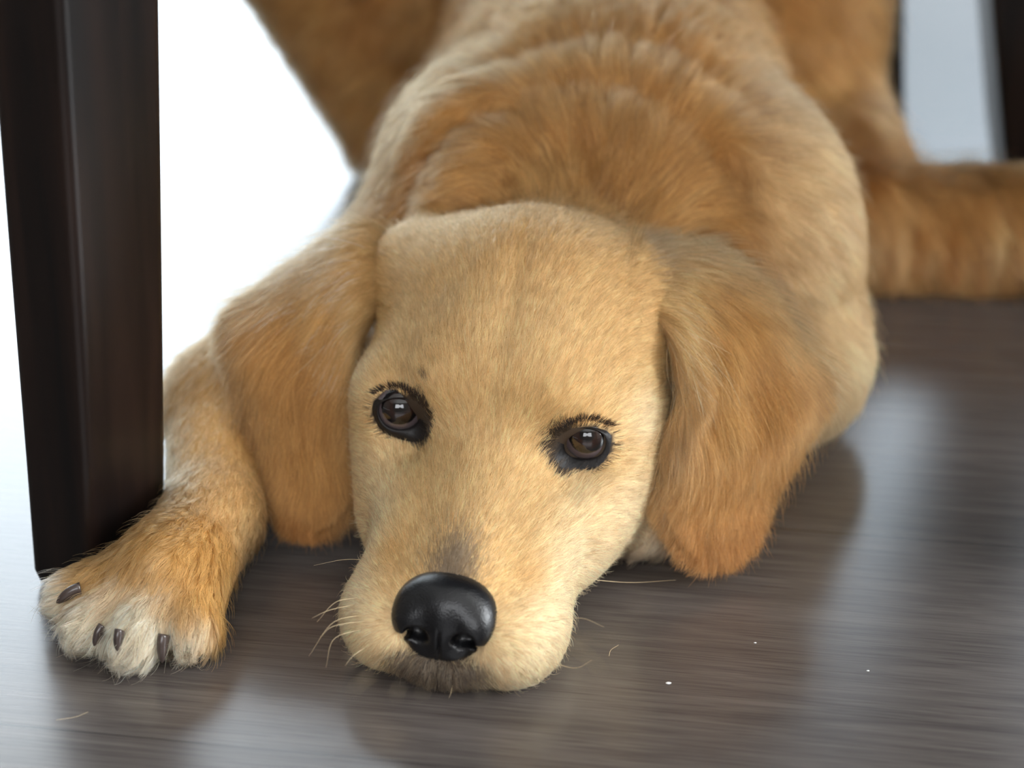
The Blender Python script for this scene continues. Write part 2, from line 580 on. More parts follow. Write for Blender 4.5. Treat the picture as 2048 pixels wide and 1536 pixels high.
for s in (-1, 1):
    hell(s * 3.5, 7.3, 6.35, 0.7, 1.0, 0.5, 0.9, True, 0.5)   # hollow below the inner corner of the eye
    hell(s * 4.75, 4.4, 3.4, 0.5, 1.3, 1.0, 0.9, True)       # dip between cheek and flew
hell(0, -0.75, 0.75, 0.10, 0.55, 0.75, 0.3, True)           # cleft of the upper lip
hell(0, 0.0, 2.7, 1.6, 1.15, 1.1, 0.25, True)               # bed of the nose leather


def prim_d(p, P):
    return sd_ell(P, p['c'], p['r'], p['R']) if p['t'] == 'e' else sd_cone(P, p['a'], p['b'], p['r1'], p['r2'])


def smin(a, b_, k):
    h = np.clip(0.5 + 0.5 * (a - b_) / k, 0, 1)
    return a * (1 - h) + b_ * h - k * h * (1 - h)


def build_field(prims, xs, ys, zs, floor=0.12):
    F = np.full((len(xs), len(ys), len(zs)), 6.0, np.float32)
    for p in prims:
        if p['t'] == 'e':
            m = float(np.max(p['r'])) if p['R'] is not None else None
            e = np.array([m] * 3) if m else p['r']
            lo, hi = p['c'] - e, p['c'] + e
        else:
            lo = np.minimum(p['a'] - p['r1'], p['b'] - p['r2']); hi = np.maximum(p['a'] + p['r1'], p['b'] + p['r2'])
        g = p['k'] + 1.0
        i0, i1 = np.searchsorted(xs, (lo[0] - g, hi[0] + g))
        j0, j1 = np.searchsorted(ys, (lo[1] - g, hi[1] + g))
        k0, k1 = np.searchsorted(zs, (lo[2] - g, hi[2] + g))
        if i1 <= i0 or j1 <= j0 or k1 <= k0: continue
        G = np.stack(np.meshgrid(xs[i0:i1], ys[j0:j1], zs[k0:k1], indexing='ij'), -1).astype(np.float32)
        d = prim_d(p, G).astype(np.float32)
        sl = (slice(i0, i1), slice(j0, j1), slice(k0, k1))
        F[sl] = -smin(-F[sl], d, p['k']) if p['sub'] else smin(F[sl], d, p['k'])
    if floor is not None:
        F = np.maximum(F, (floor - zs)[None, None, :].astype(np.float32))
    return F


def surface_nets(F, xs, ys, zs):
    nx, ny, nz = F.shape
    sgn = F < 0
    c = [sgn[i:nx - 1 + i, j:ny - 1 + j, k:nz - 1 + k] for i in (0, 1) for j in (0, 1) for k in (0, 1)]
    cnt = sum(a.astype(np.int8) for a in c)
    act = (cnt > 0) & (cnt < 8)
    I, J, K = np.nonzero(act)
    idx = np.full(act.shape, -1, np.int64)
    idx[I, J, K] = np.arange(len(I))
    co = [(i, j, k) for i in (0, 1) for j in (0, 1) for k in (0, 1)]
    vals = np.stack([F[I + i, J + j, K + k] for i, j, k in co], 1)
    acc = np.zeros((len(I), 3)); n = np.zeros(len(I))
    for a in range(8):
        for b_ in range(a + 1, 8):
            da = [co[b_][t] - co[a][t] for t in range(3)]
            if sum(abs(t) for t in da) != 1: continue
            fa, fb = vals[:, a], vals[:, b_]
            m = (fa < 0) != (fb < 0)
            t = np.where(m, fa / np.where(m, fa - fb, 1), 0)
            pa, pb = np.array(co[a], float), np.array(co[b_], float)
            acc += np.where(m[:, None], pa + t[:, None] * (pb - pa), 0)
            n += m
    fr = acc / n[:, None]
    V = np.stack([xs[I] + fr[:, 0] * (xs[I + 1] - xs[I]), ys[J] + fr[:, 1] * (ys[J + 1] - ys[J]), zs[K] + fr[:, 2] * (zs[K + 1] - zs[K])], 1)
    Q = []
    for ax in range(3):
        s0 = [slice(1, -1)] * 3
        A = [slice(1, n_ - 1) for n_ in F.shape]; A[ax] = slice(0, F.shape[ax] - 1)
        B = list(A); B[ax] = slice(1, F.shape[ax])
        a, b_ = sgn[tuple(A)], sgn[tuple(B)]
        ch = a != b_
        P = np.array(np.nonzero(ch)).T
        off = np.array([1, 1, 1]); off[ax] = 0
        P = P + off
        o1, o2 = [t for t in range(3) if t != ax]
        def g(d1, d2):
            q = P.copy(); q[:, o1] -= d1; q[:, o2] -= d2
            return idx[q[:, 0], q[:, 1], q[:, 2]]
        q = np.stack([g(1, 1), g(0, 1), g(0, 0), g(1, 0)], 1)
        inside = a[ch]
        flip = inside if ax != 1 else ~inside
        q = np.where(flip[:, None], q, q[:, ::-1])
        Q.append(q)
    Q = np.concatenate(Q)
    return V, Q[(Q >= 0).all(1)]


def graded(lo, f0, f1, hi, fine, coarse):
    return np.concatenate([np.arange(lo, f0, coarse), np.arange(f0, f1, fine), np.arange(f1, hi, coarse)]).astype(np.float64)


def relax(V, Q, it=2, lam=0.5):
    e = np.concatenate([Q[:, [0, 1]], Q[:, [1, 2]], Q[:, [2, 3]], Q[:, [3, 0]]])
    e = np.concatenate([e, e[:, ::-1]])
    cnt = np.bincount(e[:, 0], minlength=len(V)).astype(float)
    for _ in range(it):
        m = np.stack([np.bincount(e[:, 0], V[e[:, 1], a], len(V)) for a in range(3)], 1) / cnt[:, None]
        V = V + lam * (m - V)
    return V


def vert_normals(V, T):
    n = np.cross(V[T[:, 1]] - V[T[:, 0]], V[T[:, 2]] - V[T[:, 0]])
    N = np.stack([np.bincount(T.ravel(), np.repeat(n[:, a], 3), len(V)) for a in range(3)], 1)
    return nrm(N)


def tris(Q):
    return np.concatenate([Q[:, [0, 1, 2]], Q[:, [0, 2, 3]]]) if Q.shape[1] == 4 else Q


GX = graded(-24, -20, 13, 52, 0.2, 0.45)
GY = graded(-4, -2, 22, 96, 0.2, 0.5)
GZ = graded(-0.6, -0.4, 15, 23, 0.2, 0.45)
FIELD = build_field(PR, GX, GY, GZ)
BV, BQ = surface_nets(FIELD, GX, GY, GZ)
BV = relax(BV, BQ, 2, 0.5)
BV[:, 2] = np.maximum(BV[:, 2], 0.1)


def neck_rolls(P):
    """loose neck skin behind the skull: rolls in arcs around the back of the head"""
    d = np.hypot((P[:, 0] - 2.6) * 0.85, P[:, 1] - 16.0)
    on = smooth(17.5, 19.5, P[:, 1]) * smooth(9, 6, np.abs(P[:, 0] - 3.2)) * smooth(6, 9, P[:, 2])
    return on * (0.55 * np.exp(-((d - 6.2) / 1.2) ** 2) - 0.40 * np.exp(-((d - 7.9) / 0.7) ** 2) + 0.35 * np.exp(-((d - 9.4) / 1.0) ** 2)
                 - 0.15 * np.exp(-((d - 11.4) / 1.0) ** 2))


_n0 = vert_normals(BV, tris(BQ))
_n0 *= np.sign(np.mean(_n0[BV[:, 2] > 15, 2]))


def brow_relief(P):
    q = to_head(P)
    on = smooth(6, 7, q[:, 2]) * smooth(6, 8, q[:, 1]) * smooth(16, 12, q[:, 1])
    f = -0.14 * np.exp(-(q[:, 0] / 0.55) ** 2) * on
    for s in (-1, 1):
        f = f + 0.12 * np.exp(-((q[:, 0] - s * 2.0) / 0.8) ** 2 - ((q[:, 1] - 9.6) / 1.3) ** 2) * on
    return f


BV = BV + _n0 * (neck_rolls(BV) + brow_relief(BV))[:, None]
BT = tris(BQ)
BN = vert_normals(BV, BT)
if np.mean(np.einsum('ij,ij->i', BN[BV[:, 2] > 15], np.array([[0, 0, 1.0]]).repeat((BV[:, 2] > 15).sum(), 0))) < 0:
    BQ = BQ[:, ::-1]; BT = tris(BQ); BN = -BN


def field_at(P):
    P = np.atleast_2d(P)
    out = []
    for ax, g in enumerate((GX, GY, GZ)):
        i = np.clip(np.searchsorted(g, P[:, ax]) - 1, 0, len(g) - 2)
        out.append((i, np.clip((P[:, ax] - g[i]) / (g[i + 1] - g[i]), 0, 1)))
    (i, a), (j, b_), (k, c) = out
    r = 0
    for di, wa in ((0, 1 - a), (1, a)):
        for dj, wb in ((0, 1 - b_), (1, b_)):
            for dk, wc in ((0, 1 - c), (1, c)):
                r = r + FIELD[i + di, j + dj, k + dk] * wa * wb * wc
    return r


def hit(px, py, t0=60, t1=150):
    """first point of the dog's skin on the line of sight through a photo pixel, and its normal"""
    d = nrm(FW * FPX + RT * (px - 1024) - UP * (py - 768))
    ts = np.arange(t0, t1, 0.05)
    f = field_at(CAM + ts[:, None] * d)
    i = int(np.argmax(f < 0))
    p = CAM + ts[i] * d
    e = 0.25
    n = np.array([field_at(p + e * a)[0] - field_at(p - e * a)[0] for a in np.eye(3)])
    return p, nrm(n)


# ------------------------------------------------------------------ coat colours
C_LIGHT = srgb(240, 198, 138)
C_GOLD = srgb(224, 175, 107)
C_RUST = srgb(198, 143, 80)
C_DEEP = srgb(176, 116, 58)
C_CREAM = srgb(248, 221, 178)
C_WHITE = srgb(248, 236, 212)
C_GREY = srgb(104, 92, 82)
C_DARK = srgb(46, 39, 38)
EYES = []                     # filled below: centre, axis frame, outline functions


def vnoise(P, scale, seed=0):
    """smooth value noise, about -1..1"""
    q = P / scale + 37.3 * (seed + 1)
    i = np.floor(q).astype(np.int64); f = q - i; f = f * f * (3 - 2 * f)
    r = 0
    for dx_ in (0, 1):
        for dy_ in (0, 1):
            for dz_ in (0, 1):
                h = (i[:, 0] + dx_) * 374761393 + (i[:, 1] + dy_) * 668265263 + (i[:, 2] + dz_) * 2147483647 + seed * 1013
                h = (h ^ (h >> 13)) * 1274126177 & 0xffffffff
                h = ((h ^ (h >> 16)) & 0xffff) / 65535.0
                wt = (f[:, 0] if dx_ else 1 - f[:, 0]) * (f[:, 1] if dy_ else 1 - f[:, 1]) * (f[:, 2] if dz_ else 1 - f[:, 2])
                r = r + h * wt
    return r * 2 - 1


def mixc(c, d, t):
    t = np.clip(t, 0, 1)[:, None]
    return c * (1 - t) + d * t


def gauss(q, c, r):
    return np.exp(-(((q - np.array(c)) / np.array(r)) ** 2).sum(1))


def prim_weights(P):
    """soft membership of every root point in the body primitives"""
    D = np.stack([prim_d(p, P) for p in PR if not p['sub']], 1)
    D = D - D.min(1, keepdims=True)
    W = np.exp(-(D / 0.9) ** 2)
    return W / W.sum(1, keepdims=True)


LIVE = [p for p in PR if not p['sub']]
IS_HEAD = np.array([p['tg'] == 'head' for p in LIVE], float)
IS_PAW = np.array([p['tg'] == 'paw' for p in LIVE], float)
IS_LEG = np.array([p['tg'] == 'leg' for p in LIVE], float)
IS_HIND = np.array([p['tg'] == 'hind' for p in LIVE], float)
HLEN = np.array([p['hl'] for p in LIVE])


def coat_colour(P, W, rnd):
    """colour of the coat at root points P (cm); W primitive weights, rnd per-strand random 0..1"""
    q = to_head(P)
    n1, n2 = vnoise(P, 3.0, 1), vnoise(P, 0.9, 2)
    # body: rusty back, paler shoulders and chest, pale feet
    body = np.repeat(C_RUST[None], len(P), 0)
    body = mixc(body, C_GOLD, 0.40 + 0.45 * n1)
    n3 = vnoise(P * np.array([1, 0.4, 1]), 0.8, 9)
    body = mixc(body, C_DEEP, 0.55 * np.clip(n3 + 0.5 * n2, 0, 1))
    body = mixc(body, C_LIGHT, 0.5 * np.clip(-n3 - 0.2, 0, 1))
    body = mixc(body, C_LIGHT * 0.5 + C_CREAM * 0.5, smooth(8.5, 13.5, P[:, 0]) * smooth(38, 27, P[:, 1]) * 0.75)
    body = mixc(body, C_CREAM, smooth(8, 1, P[:, 2]) * smooth(40, 26, P[:, 1]) * 0.45)
    body = mixc(body, C_DEEP, smooth(4, 0, np.abs(P[:, 0] - 4.6)) * smooth(24, 30, P[:, 1]) * 0.35)
    leg = mixc(np.repeat(C_GOLD[None], len(P), 0), C_LIGHT, 0.35 + 0.4 * n1)
    paw = mixc(np.repeat(C_GOLD[None], len(P), 0), C_WHITE, smooth(3.7, 1.3, P[:, 1] + 0.30 * (P[:, 0] + 14) + 0.4 * np.abs(P[:, 0] + 14) * (P[:, 0] > -14) * 0 + 0.8 * n2) * 0.9)
    paw = mixc(paw, C_WHITE, smooth(0, 3, P[:, 0]) * 0.9 + smooth(-16.6, -17.6, P[:, 0]) * 0.8)
    paw = mixc(paw, C_RUST, smooth(4.5, 7, P[:, 1]) * 0.35)
    hind = mixc(np.repeat(C_RUST[None], len(P), 0), C_LIGHT, 0.25 + 0.5 * n1)
    n4 = vnoise(P * np.array([1, 0.2, 0.22]), 0.8, 12)
    hind = mixc(hind, C_DEEP, np.clip(n4 * 1.6, 0, 0.9))
    hind = mixc(hind, C_LIGHT, np.clip(-n4 * 1.2 - 0.1, 0, 0.8))
    hind = mixc(hind, C_LIGHT, smooth(2.6, 0.6, P[:, 2]) * 0.7)
    au = np.abs(q[:, 0])
    head = np.repeat(C_LIGHT[None], len(P), 0)
    head = mixc(head, C_GOLD, smooth(8, 13, q[:, 1]) * smooth(6, 10, q[:, 2]) * 0.55 + 0.15 * n1)
    head = mixc(head, C_GOLD, gauss(q, (0, 15, 12.6), (1.0, 3.0, 3)) * 0.8)
    head = mixc(head, C_CREAM, smooth(2.0, 4.0, au) * smooth(7.0, 4.0, q[:, 2]) * 0.8)
    head = mixc(head, C_CREAM, smooth(6.5, 3.0, q[:, 1]) * smooth(4.2, 2.5, q[:, 2]) * 0.6)
    for s in (-1, 1):
        head = mixc(head, C_GOLD, gauss(q, (s * 2.2, 9.6, 8.6), (1.3, 1.5, 1.5)) * 0.8)
        head = mixc(head, C_CREAM, gauss(q, (s * 5.6, 10.0, 7.4), (1.0, 1.6, 1.2)) * 0.8)
        head = mixc(head, C_GOLD, gauss(q, (s * 4.3, 6.8, 4.0), (1.0, 1.6, 0.9)) * 0.4)
        head = mixc(head, C_GOLD, gauss(q, (s * 2.6, 2.4, 3.9), (0.8, 0.9, 0.7)) * 0.6)
    # smutty hairs above the nose and under it
    t = gauss(q, (0, 1.2, 4.5), (1.25, 2.7, 1.6)) * 1.0
    head = mixc(head, C_GREY, (t > 0.12 + 0.8 * rnd) * (0.35 + 0.5 * t))
    t = smooth(2.8, 1.0, au) * smooth(2.2, 1.5, q[:, 2]) * smooth(2.4, 0.9, q[:, 1])
    head = mixc(head, C_GREY, (t > 0.2 + 0.75 * rnd) * 0.85)
    head = mixc(head, C_DARK, t * (np.mod(rnd * 7.31, 1.0) > 0.62) * 0.8)
    c = head
    bed = ((q[:, 0] / 1.85) ** 2 + ((q[:, 2] - 2.8) / 1.42) ** 2 < 1) & (q[:, 1] < 1.25)
    head = np.where(bed[:, None], C_DARK, head)
    head = mixc(head, C_DARK, (np.abs(q[:, 0]) < 0.16) * (q[:, 1] < 1.0) * (q[:, 2] < 1.5) * 0.8)
    for m, col in ((W @ IS_PAW, paw), (W @ IS_LEG, leg), (W @ IS_HIND, hind), (1 - W @ (IS_HEAD + IS_PAW + IS_LEG + IS_HIND), body)):
        c = mixc(c, col, m)
    for E in EYES:
        d = (P - E['c']) @ E['R']
        r = np.hypot(d[:, 0], d[:, 1]); th = np.arctan2(d[:, 1], d[:, 0])
        ro = E['out'](th)
        inner = np.cos(th - E['inner'])
        fade = 0.18 + 1.15 * smooth(0.1, 1.0, inner)
        k = smooth(1.0, 0.0, (r - ro) / fade)
        c = mixc(c, C_DARK, np.where((r < ro + fade) & (np.abs(d[:, 2]) < 1.6), (k > 0.15 + 0.8 * rnd) * 0.95, 0))
        g = np.exp(-((d[:, 0] - E['spot'][0]) ** 2 + (d[:, 1] - E['spot'][1]) ** 2) / 0.03) * (np.abs(d[:, 2]) < 2)
        c = mixc(c, C_DARK, (g > 0.2 + 0.7 * rnd) * E['spot'][2])
    return c


def head_flow(P):
    q = to_head(P)
    d = q - np.array([0, -1.5, 3.2])
    au = np.abs(q[:, 0]); sg = np.sign(q[:, 0])
    f = nrm(d)
    f[:, 0] += 0.55 * sg * smooth(0.3, 3.0, au) * smooth(9, 13, q[:, 1])
    low = smooth(3.6, 1.5, q[:, 2]) * smooth(9, 4, q[:, 1])
    f = f + np.stack([0.35 * sg, 0 * sg, -1.1 + 0 * sg], 1) * low[:, None]
    under = smooth(1.9, 1.2, q[:, 2]) * smooth(2.0, 0.6, q[:, 1])
    f = f + np.stack([0.5 * q[:, 0], 0 * sg, -1.5 + 0 * sg], 1) * under[:, None]
    side = smooth(3.6, 5.4, au)
    f = f + np.stack([0 * sg, 0.4 + 0 * sg, -0.55 + 0 * sg], 1) * side[:, None]
    w_ = f @ HR.T
    for E in EYES:
        d = (P - E['c']) @ E['R']
        r = np.hypot(d[:, 0], d[:, 1])
        k = np.exp(-(np.maximum(r - 0.8, 0) / 0.55) ** 2) * (np.abs(d[:, 2]) < 2) * 1.6
        rad = (d * np.array([1, 1, 0])) / np.maximum(r, 0.1)[:, None]
        w_ = w_ + (rad @ E['R'].T) * k[:, None]
        s_ = E['spot']                                  # whorl at the brow spot
    return nrm(w_)


# ------------------------------------------------------------------ materials of the dog
def fur_mat(name, rough=0.5, sheen=0.10):
    m = bpy.data.materials.new(name); m.use_nodes = True
    nt = m.node_tree; nt.nodes.clear(); L = nt.links
    out = node(nt, 'ShaderNodeOutputMaterial')
    a = node(nt, 'ShaderNodeAttribute', attribute_name='fcol')
    nn = node(nt, 'ShaderNodeAttribute', attribute_name='fnrm')
    df = node(nt, 'ShaderNodeBsdfDiffuse')
    L.new(a.outputs['Color'], df.inputs['Color'])
    L.new(nn.outputs['Vector'], df.inputs['Normal'])
    tr = node(nt, 'ShaderNodeBsdfHairPrincipled')
    L.new(a.outputs['Color'], tr.inputs['Color'])
    tr.inputs['Roughness'].default_value = 0.35
    tr.inputs['Radial Roughness'].default_value = 0.45
    mx = node(nt, 'ShaderNodeMixShader'); mx.inputs['Fac'].default_value = HAIR_MIX
    L.new(df.outputs[0], mx.inputs[1]); L.new(tr.outputs[0], mx.inputs[2])
    L.new(mx.outputs[0], out.inputs['Surface'])
    return m


HAIR_MIX = 0.45
M_FUR = fur_mat('golden_fur')
M_SKIN, nt, b = new_mat('skin_under_coat')
a_ = node(nt, 'ShaderNodeAttribute', attribute_name='scol')
nt.links.new(a_.outputs['Color'], b.inputs['Base Color'])
b.inputs['Roughness'].default_value = 0.7
b.inputs['Specular IOR Level'].default_value = 0.2


def leather(name, lo, hi, rough, scale, strength, coat=0.0):
    m, nt, b = new_mat(name)
    tc = node(nt, 'ShaderNodeTexCoord')
    v = node(nt, 'ShaderNodeTexVoronoi'); v.inputs['Scale'].default_value = scale
    n = node(nt, 'ShaderNodeTexNoise'); n.inputs['Scale'].default_value = scale * 0.15
    nt.links.new(tc.outputs['Object'], v.inputs['Vector']); nt.links.new(tc.outputs['Object'], n.inputs['Vector'])
    cr = node(nt, 'ShaderNodeValToRGB')
    cr.color_ramp.elements[0].color = (*lo, 1); cr.color_ramp.elements[1].color = (*hi, 1)
    nt.links.new(n.outputs['Fac'], cr.inputs['Fac']); nt.links.new(cr.outputs['Color'], b.inputs['Base Color'])
    b.inputs['Roughness'].default_value = rough
    b.inputs['Coat Weight'].default_value = coat
    b.inputs['Specular IOR Level'].default_value = 0.38
    b.inputs['Coat Roughness'].default_value = 0.15
    bu = node(nt, 'ShaderNodeBump'); bu.inputs['Strength'].default_value = strength; bu.inputs['Distance'].default_value = 0.0003
    bu.invert = True
    nt.links.new(v.outputs['Distance'], bu.inputs['Height']); nt.links.new(bu.outputs['Normal'], b.inputs['Normal'])
    return m


M_NOSE = leather('black_nose_leather', srgb(11, 11, 13), srgb(21, 21, 24), 0.30, 1500, 0.3, 0.12)
M_LID = leather('dark_eyelid_skin', srgb(15, 12, 12), srgb(27, 23, 23), 0.5, 900, 0.35, 0.0)
M_CLAW = leather('grey_brown_claw', srgb(38, 31, 30), srgb(84, 70, 64), 0.28, 200, 0.1, 0.4)
M_WHISK = make_plain('pale_whisker', srgb(214, 190, 150), 0.4)

# ------------------------------------------------------------------ the puppy
dog = mesh_obj('dog', BV, BQ, M_SKIN)
tag(dog, 'golden retriever puppy lying flat with its chin resting on the wood floor', 'dog')


# eyes: a ball sunk in the head so that a cap shows, and a ring of dark lids around it
def eye_mat():
    m, nt, b = new_mat('dark_brown_eye')
    L = nt.links
    tc = node(nt, 'ShaderNodeTexCoord')
    sp = node(nt, 'ShaderNodeSeparateXYZ'); L.new(tc.outputs['Object'], sp.inputs[0])
    cx = node(nt, 'ShaderNodeCombineXYZ'); L.new(sp.outputs[0], cx.inputs[0]); L.new(sp.outputs[1], cx.inputs[1])
    ln = node(nt, 'ShaderNodeVectorMath', operation='LENGTH'); L.new(cx.outputs[0], ln.inputs[0])
    mr = node(nt, 'ShaderNodeMapRange'); mr.inputs['From Max'].default_value = 0.0105
    L.new(ln.outputs['Value'], mr.inputs['Value'])
    n = node(nt, 'ShaderNodeTexNoise'); n.inputs['Scale'].default_value = 700
    L.new(tc.outputs['Object'], n.inputs['Vector'])
    ad = node(nt, 'ShaderNodeMath', operation='MULTIPLY_ADD'); ad.inputs[1].default_value = 0.05
    L.new(n.outputs['Fac'], ad.inputs[0]); L.new(mr.outputs[0], ad.inputs[2])
    cr = node(nt, 'ShaderNodeValToRGB')
    e = cr.color_ramp.elements
    e[0].position = 0.0; e[0].color = (0.002, 0.002, 0.002, 1)
    e[1].position = 1.0; e[1].color = (*srgb(84, 74, 76), 1)
    for p_, c_ in ((0.27, (0.003, 0.002, 0.002)), (0.34, srgb(40, 21, 14)), (0.55, srgb(31, 17, 13)), (0.62, srgb(10, 8, 9)), (0.71, srgb(12, 10, 11)), (0.75, srgb(92, 80, 82))):
        x = e.new(p_); x.color = (*c_, 1)
    L.new(ad.outputs[0], cr.inputs['Fac']); L.new(cr.outputs['Color'], b.inputs['Base Color'])
    b.inputs['Roughness'].default_value = 0.04
    b.inputs['IOR'].default_value = 1.4
    b.inputs['Coat Weight'].default_value = 1.0
    b.inputs['Coat Roughness'].default_value = 0.02
    return m


M_EYE = eye_mat()
ER = 1.05


def polar(pts):
    """closed smooth radius function through (angle in degrees, radius)"""
    A = np.radians([p[0] for p in pts]); r = np.array([p[1] for p in pts])
    o = np.argsort(A); A, r = A[o], r[o]
    A = np.concatenate([A - 2 * np.pi, A, A + 2 * np.pi]); r = np.tile(r, 3)
    def f(th):
        th = np.asarray(th, float)
        s = 0; wsum = 0
        for k in range(-3, 4):
            s = s + np.interp((th + np.pi) % (2 * np.pi) - np.pi + k * 0.09, A, r); wsum += 1
        return s / wsum
    return f


def build_eye(px, py, side, opening, dark, spot):
    p, n = hit(px, py)
    tocam = nrm(CAM - p)
    z = nrm(0.55 * tocam + 0.45 * n)                      # opening plane
    x = nrm(RT - z * (RT @ z)); y = np.cross(z, x)
    R = np.stack([x, y, z], 1)
    c = p - z * 0.62
    g = nrm(0.9 * tocam + 0.1 * z)                        # gaze, at the viewer
    gx = nrm(RT - g * (RT @ g)); gy = np.cross(g, gx)
    V, F = [], []
    nu, nv = 48, 32
    for j in range(nv + 1):
        t = math.pi * j / nv
        for i in range(nu):
            a = 2 * math.pi * i / nu
            r_ = ER * (1 + 0.015 * math.exp(-(t / 0.5) ** 2))      # corneal bulge
            V.append((r_ * math.sin(t) * math.cos(a), r_ * math.sin(t) * math.sin(a), r_ * math.cos(t)))
    for j in range(nv):
        for i in range(nu):
            F.append((j * nu + i, (j + 1) * nu + i, (j + 1) * nu + (i + 1) % nu, j * nu + (i + 1) % nu))
    o = mesh_obj('eye', V, F, M_EYE, dog)
    o.matrix_world = Matrix(((gx[0], gy[0], g[0], c[0] * .01), (gx[1], gy[1], g[1], c[1] * .01), (gx[2], gy[2], g[2], c[2] * .01), (0, 0, 0, 1)))
    E = dict(c=c, R=R, side=side, op=polar(opening), out=polar(dark), inner=0.0 if side < 0 else math.pi, spot=spot)
    # lids
    V, F = [], []
    M, K = 72, 12
    for i in range(M):
        th = 2 * math.pi * i / M
        ri, ro = float(E['op'](th)), float(E['out'](th)) + 0.12 - 0.10 * float(smooth(0.2, 0.6, math.sin(th)))
        pin = ER * 1.05
        zi = math.sqrt(max(pin * pin - ri * ri, 0.01))
        # outer rim: sink to just above the head's skin
        d = np.array([math.cos(th) * ro, math.sin(th) * ro])
        zz = 2.0
        ts = np.arange(1.6, -1.8, -0.02)
        PP = c + (R @ np.stack([np.full_like(ts, d[0]), np.full_like(ts, d[1]), ts])).T
        ff = field_at(PP)
        zo = ts[int(np.argmax(ff < -0.02))]
        for k in range(K + 1):
            s = k / K
            r_ = ri + (ro - ri) * s
            zc = zi * (1 - smooth(0, 1, s)) + zo * smooth(0, 1, s) + 0.09 * math.sin(math.pi * min(1, s * 1.15)) ** 0.8 * (1 - s)
            if k == 0: zc = zi - 0.10
            V.append(c + R @ np.array([math.cos(th) * r_, math.sin(th) * r_, zc]))
    for i in range(M):
        for k in range(K):
            a, b_ = i * (K + 1) + k, ((i + 1) % M) * (K + 1) + k
            F.append((a, b_, b_ + 1, a + 1))
    bm_lid = mesh_obj('eyelid', V, F, M_LID, dog)
    EYES.append(E)
    return o


# angles: 0 = picture right, 90 = up; radii in cm, read round each eye
build_eye(799, 821, -1,
          [(0, .72), (35, .66), (65, .62), (90, .60), (120, .66), (150, .78), (180, .82), (215, .80), (245, .76), (275, .72), (310, .86), (335, .82)],
          [(0, 1.10), (35, .90), (60, .66), (90, .61), (120, .66), (145, .84), (162, 1.08), (180, 1.10), (215, 1.05), (245, 1.08), (275, 1.18), (300, 1.45), (318, 1.50), (340, 1.20)],
          (1.05, 1.55, 0.8))
build_eye(1171, 879, 1,
          [(0, .80), (30, .76), (60, .64), (90, .60), (120, .62), (150, .70), (180, .74), (205, .86), (228, .92), (260, .78), (290, .76), (325, .78)],
          [(0, 1.12), (16, 1.14), (33, .84), (60, .66), (90, .61), (120, .66), (150, .84), (180, 1.1), (205, 1.35), (225, 1.50), (250, 1.22), (270, 1.12), (300, 1.10), (330, 1.08)],
          (-3, 3, 0.0))


# nose leather with two comma-shaped nostrils
def build_nose():
    P0 = []
    def e_(u, v, w_, ru, rv, rw, k, sub=False, rot=0.0):
        c, s = math.cos(rot), math.sin(rot)
        P0.append(dict(t='e', c=np.array((u, v, w_), float), r=np.array((ru, rv, rw), float), k=k,
                       R=np.array([[c, 0, -s], [0, 1, 0], [s, 0, c]]).T if rot else None, sub=sub))
    e_(0, .95, 3.25, 1.75, 1.25, 1.15, .3)
    for s in (-1, 1):
        e_(s * 1.12, .55, 2.75, .86, 1.0, .92, .45)
        e_(s * .55, .35, 1.75, .72, .7, .55, .4)
    e_(0, .25, 2.5, .6, .75, 1.0, .4)
    for s in (-1, 1):
        e_(s * .86, -.42, 2.52, .44, .62, .33, .14, True, -s * 0.35)
        e_(s * 1.40, -.10, 2.30, .52, .40, .13, .10, True, s * 0.35)
    e_(0, -.52, 1.9, .045, .2, 1.0, .10, True)
    g = np.arange(-2.4, 2.4, .05)
    xs, ys, zs = g, np.arange(-1.0, 2.6, .05), np.arange(.7, 4.8, .05)
    F = build_field(P0, xs, ys, zs, None)
    V, Q = surface_nets(F, xs, ys, zs)
    V = relax(V, Q, 2, 0.5)
    V = (V - np.array([0, .5, 2.5])) * np.array([1.05, 1.0, 1.06]) + np.array([0, .45, 2.48])
    W_ = np.array([H(*v) for v in V])
    return mesh_obj('nose', W_, Q[:, ::-1], M_NOSE, dog)


nose = build_nose()


# claws
def build_claw(base, d, L, r):
    d = nrm(d)
    side = nrm(np.cross(d, [0, 0, 1])); up = np.cross(side, d)
    V, F = [], []
    n, K = 14, 10
    for k in range(K + 1):
        t = k / K
        c = base + d * L * t - up * L * 0.32 * t * t
        rr = r * (1 - t ** 2.2) ** 0.5 if k < K else 0.01
        rr = max(rr, 0.02)
        for i in range(n):
            a = 2 * math.pi * i / n
            V.append(c + side * rr * 0.8 * math.cos(a) + up * rr * 1.1 * math.sin(a))
    for k in range(K):
        for i in range(n):
            F.append((k * n + i, k * n + (i + 1) % n, (k + 1) * n + (i + 1) % n, (k + 1) * n + i))
    F.append(tuple(range(n))[::-1]); F.append(tuple(range(K * n, K * n + n)))
    return mesh_obj('claw', V, F, M_CLAW, dog)


for (px, py, d, L, r) in ((172, 1190, (-1.0, -.25, -.15), .95, .26), (222, 1262, (-.55, -.6, -.55), .7, .22),
                          (248, 1268, (-.2, -.7, -.75), .7, .24), (332, 1268, (-.15, -.6, -.75), .95, .28)):
    p, n_ = hit(px, py)
    build_claw(p - nrm(d) * 0.10 + n_ * 0.42, np.array(d), L * 1.1, r)


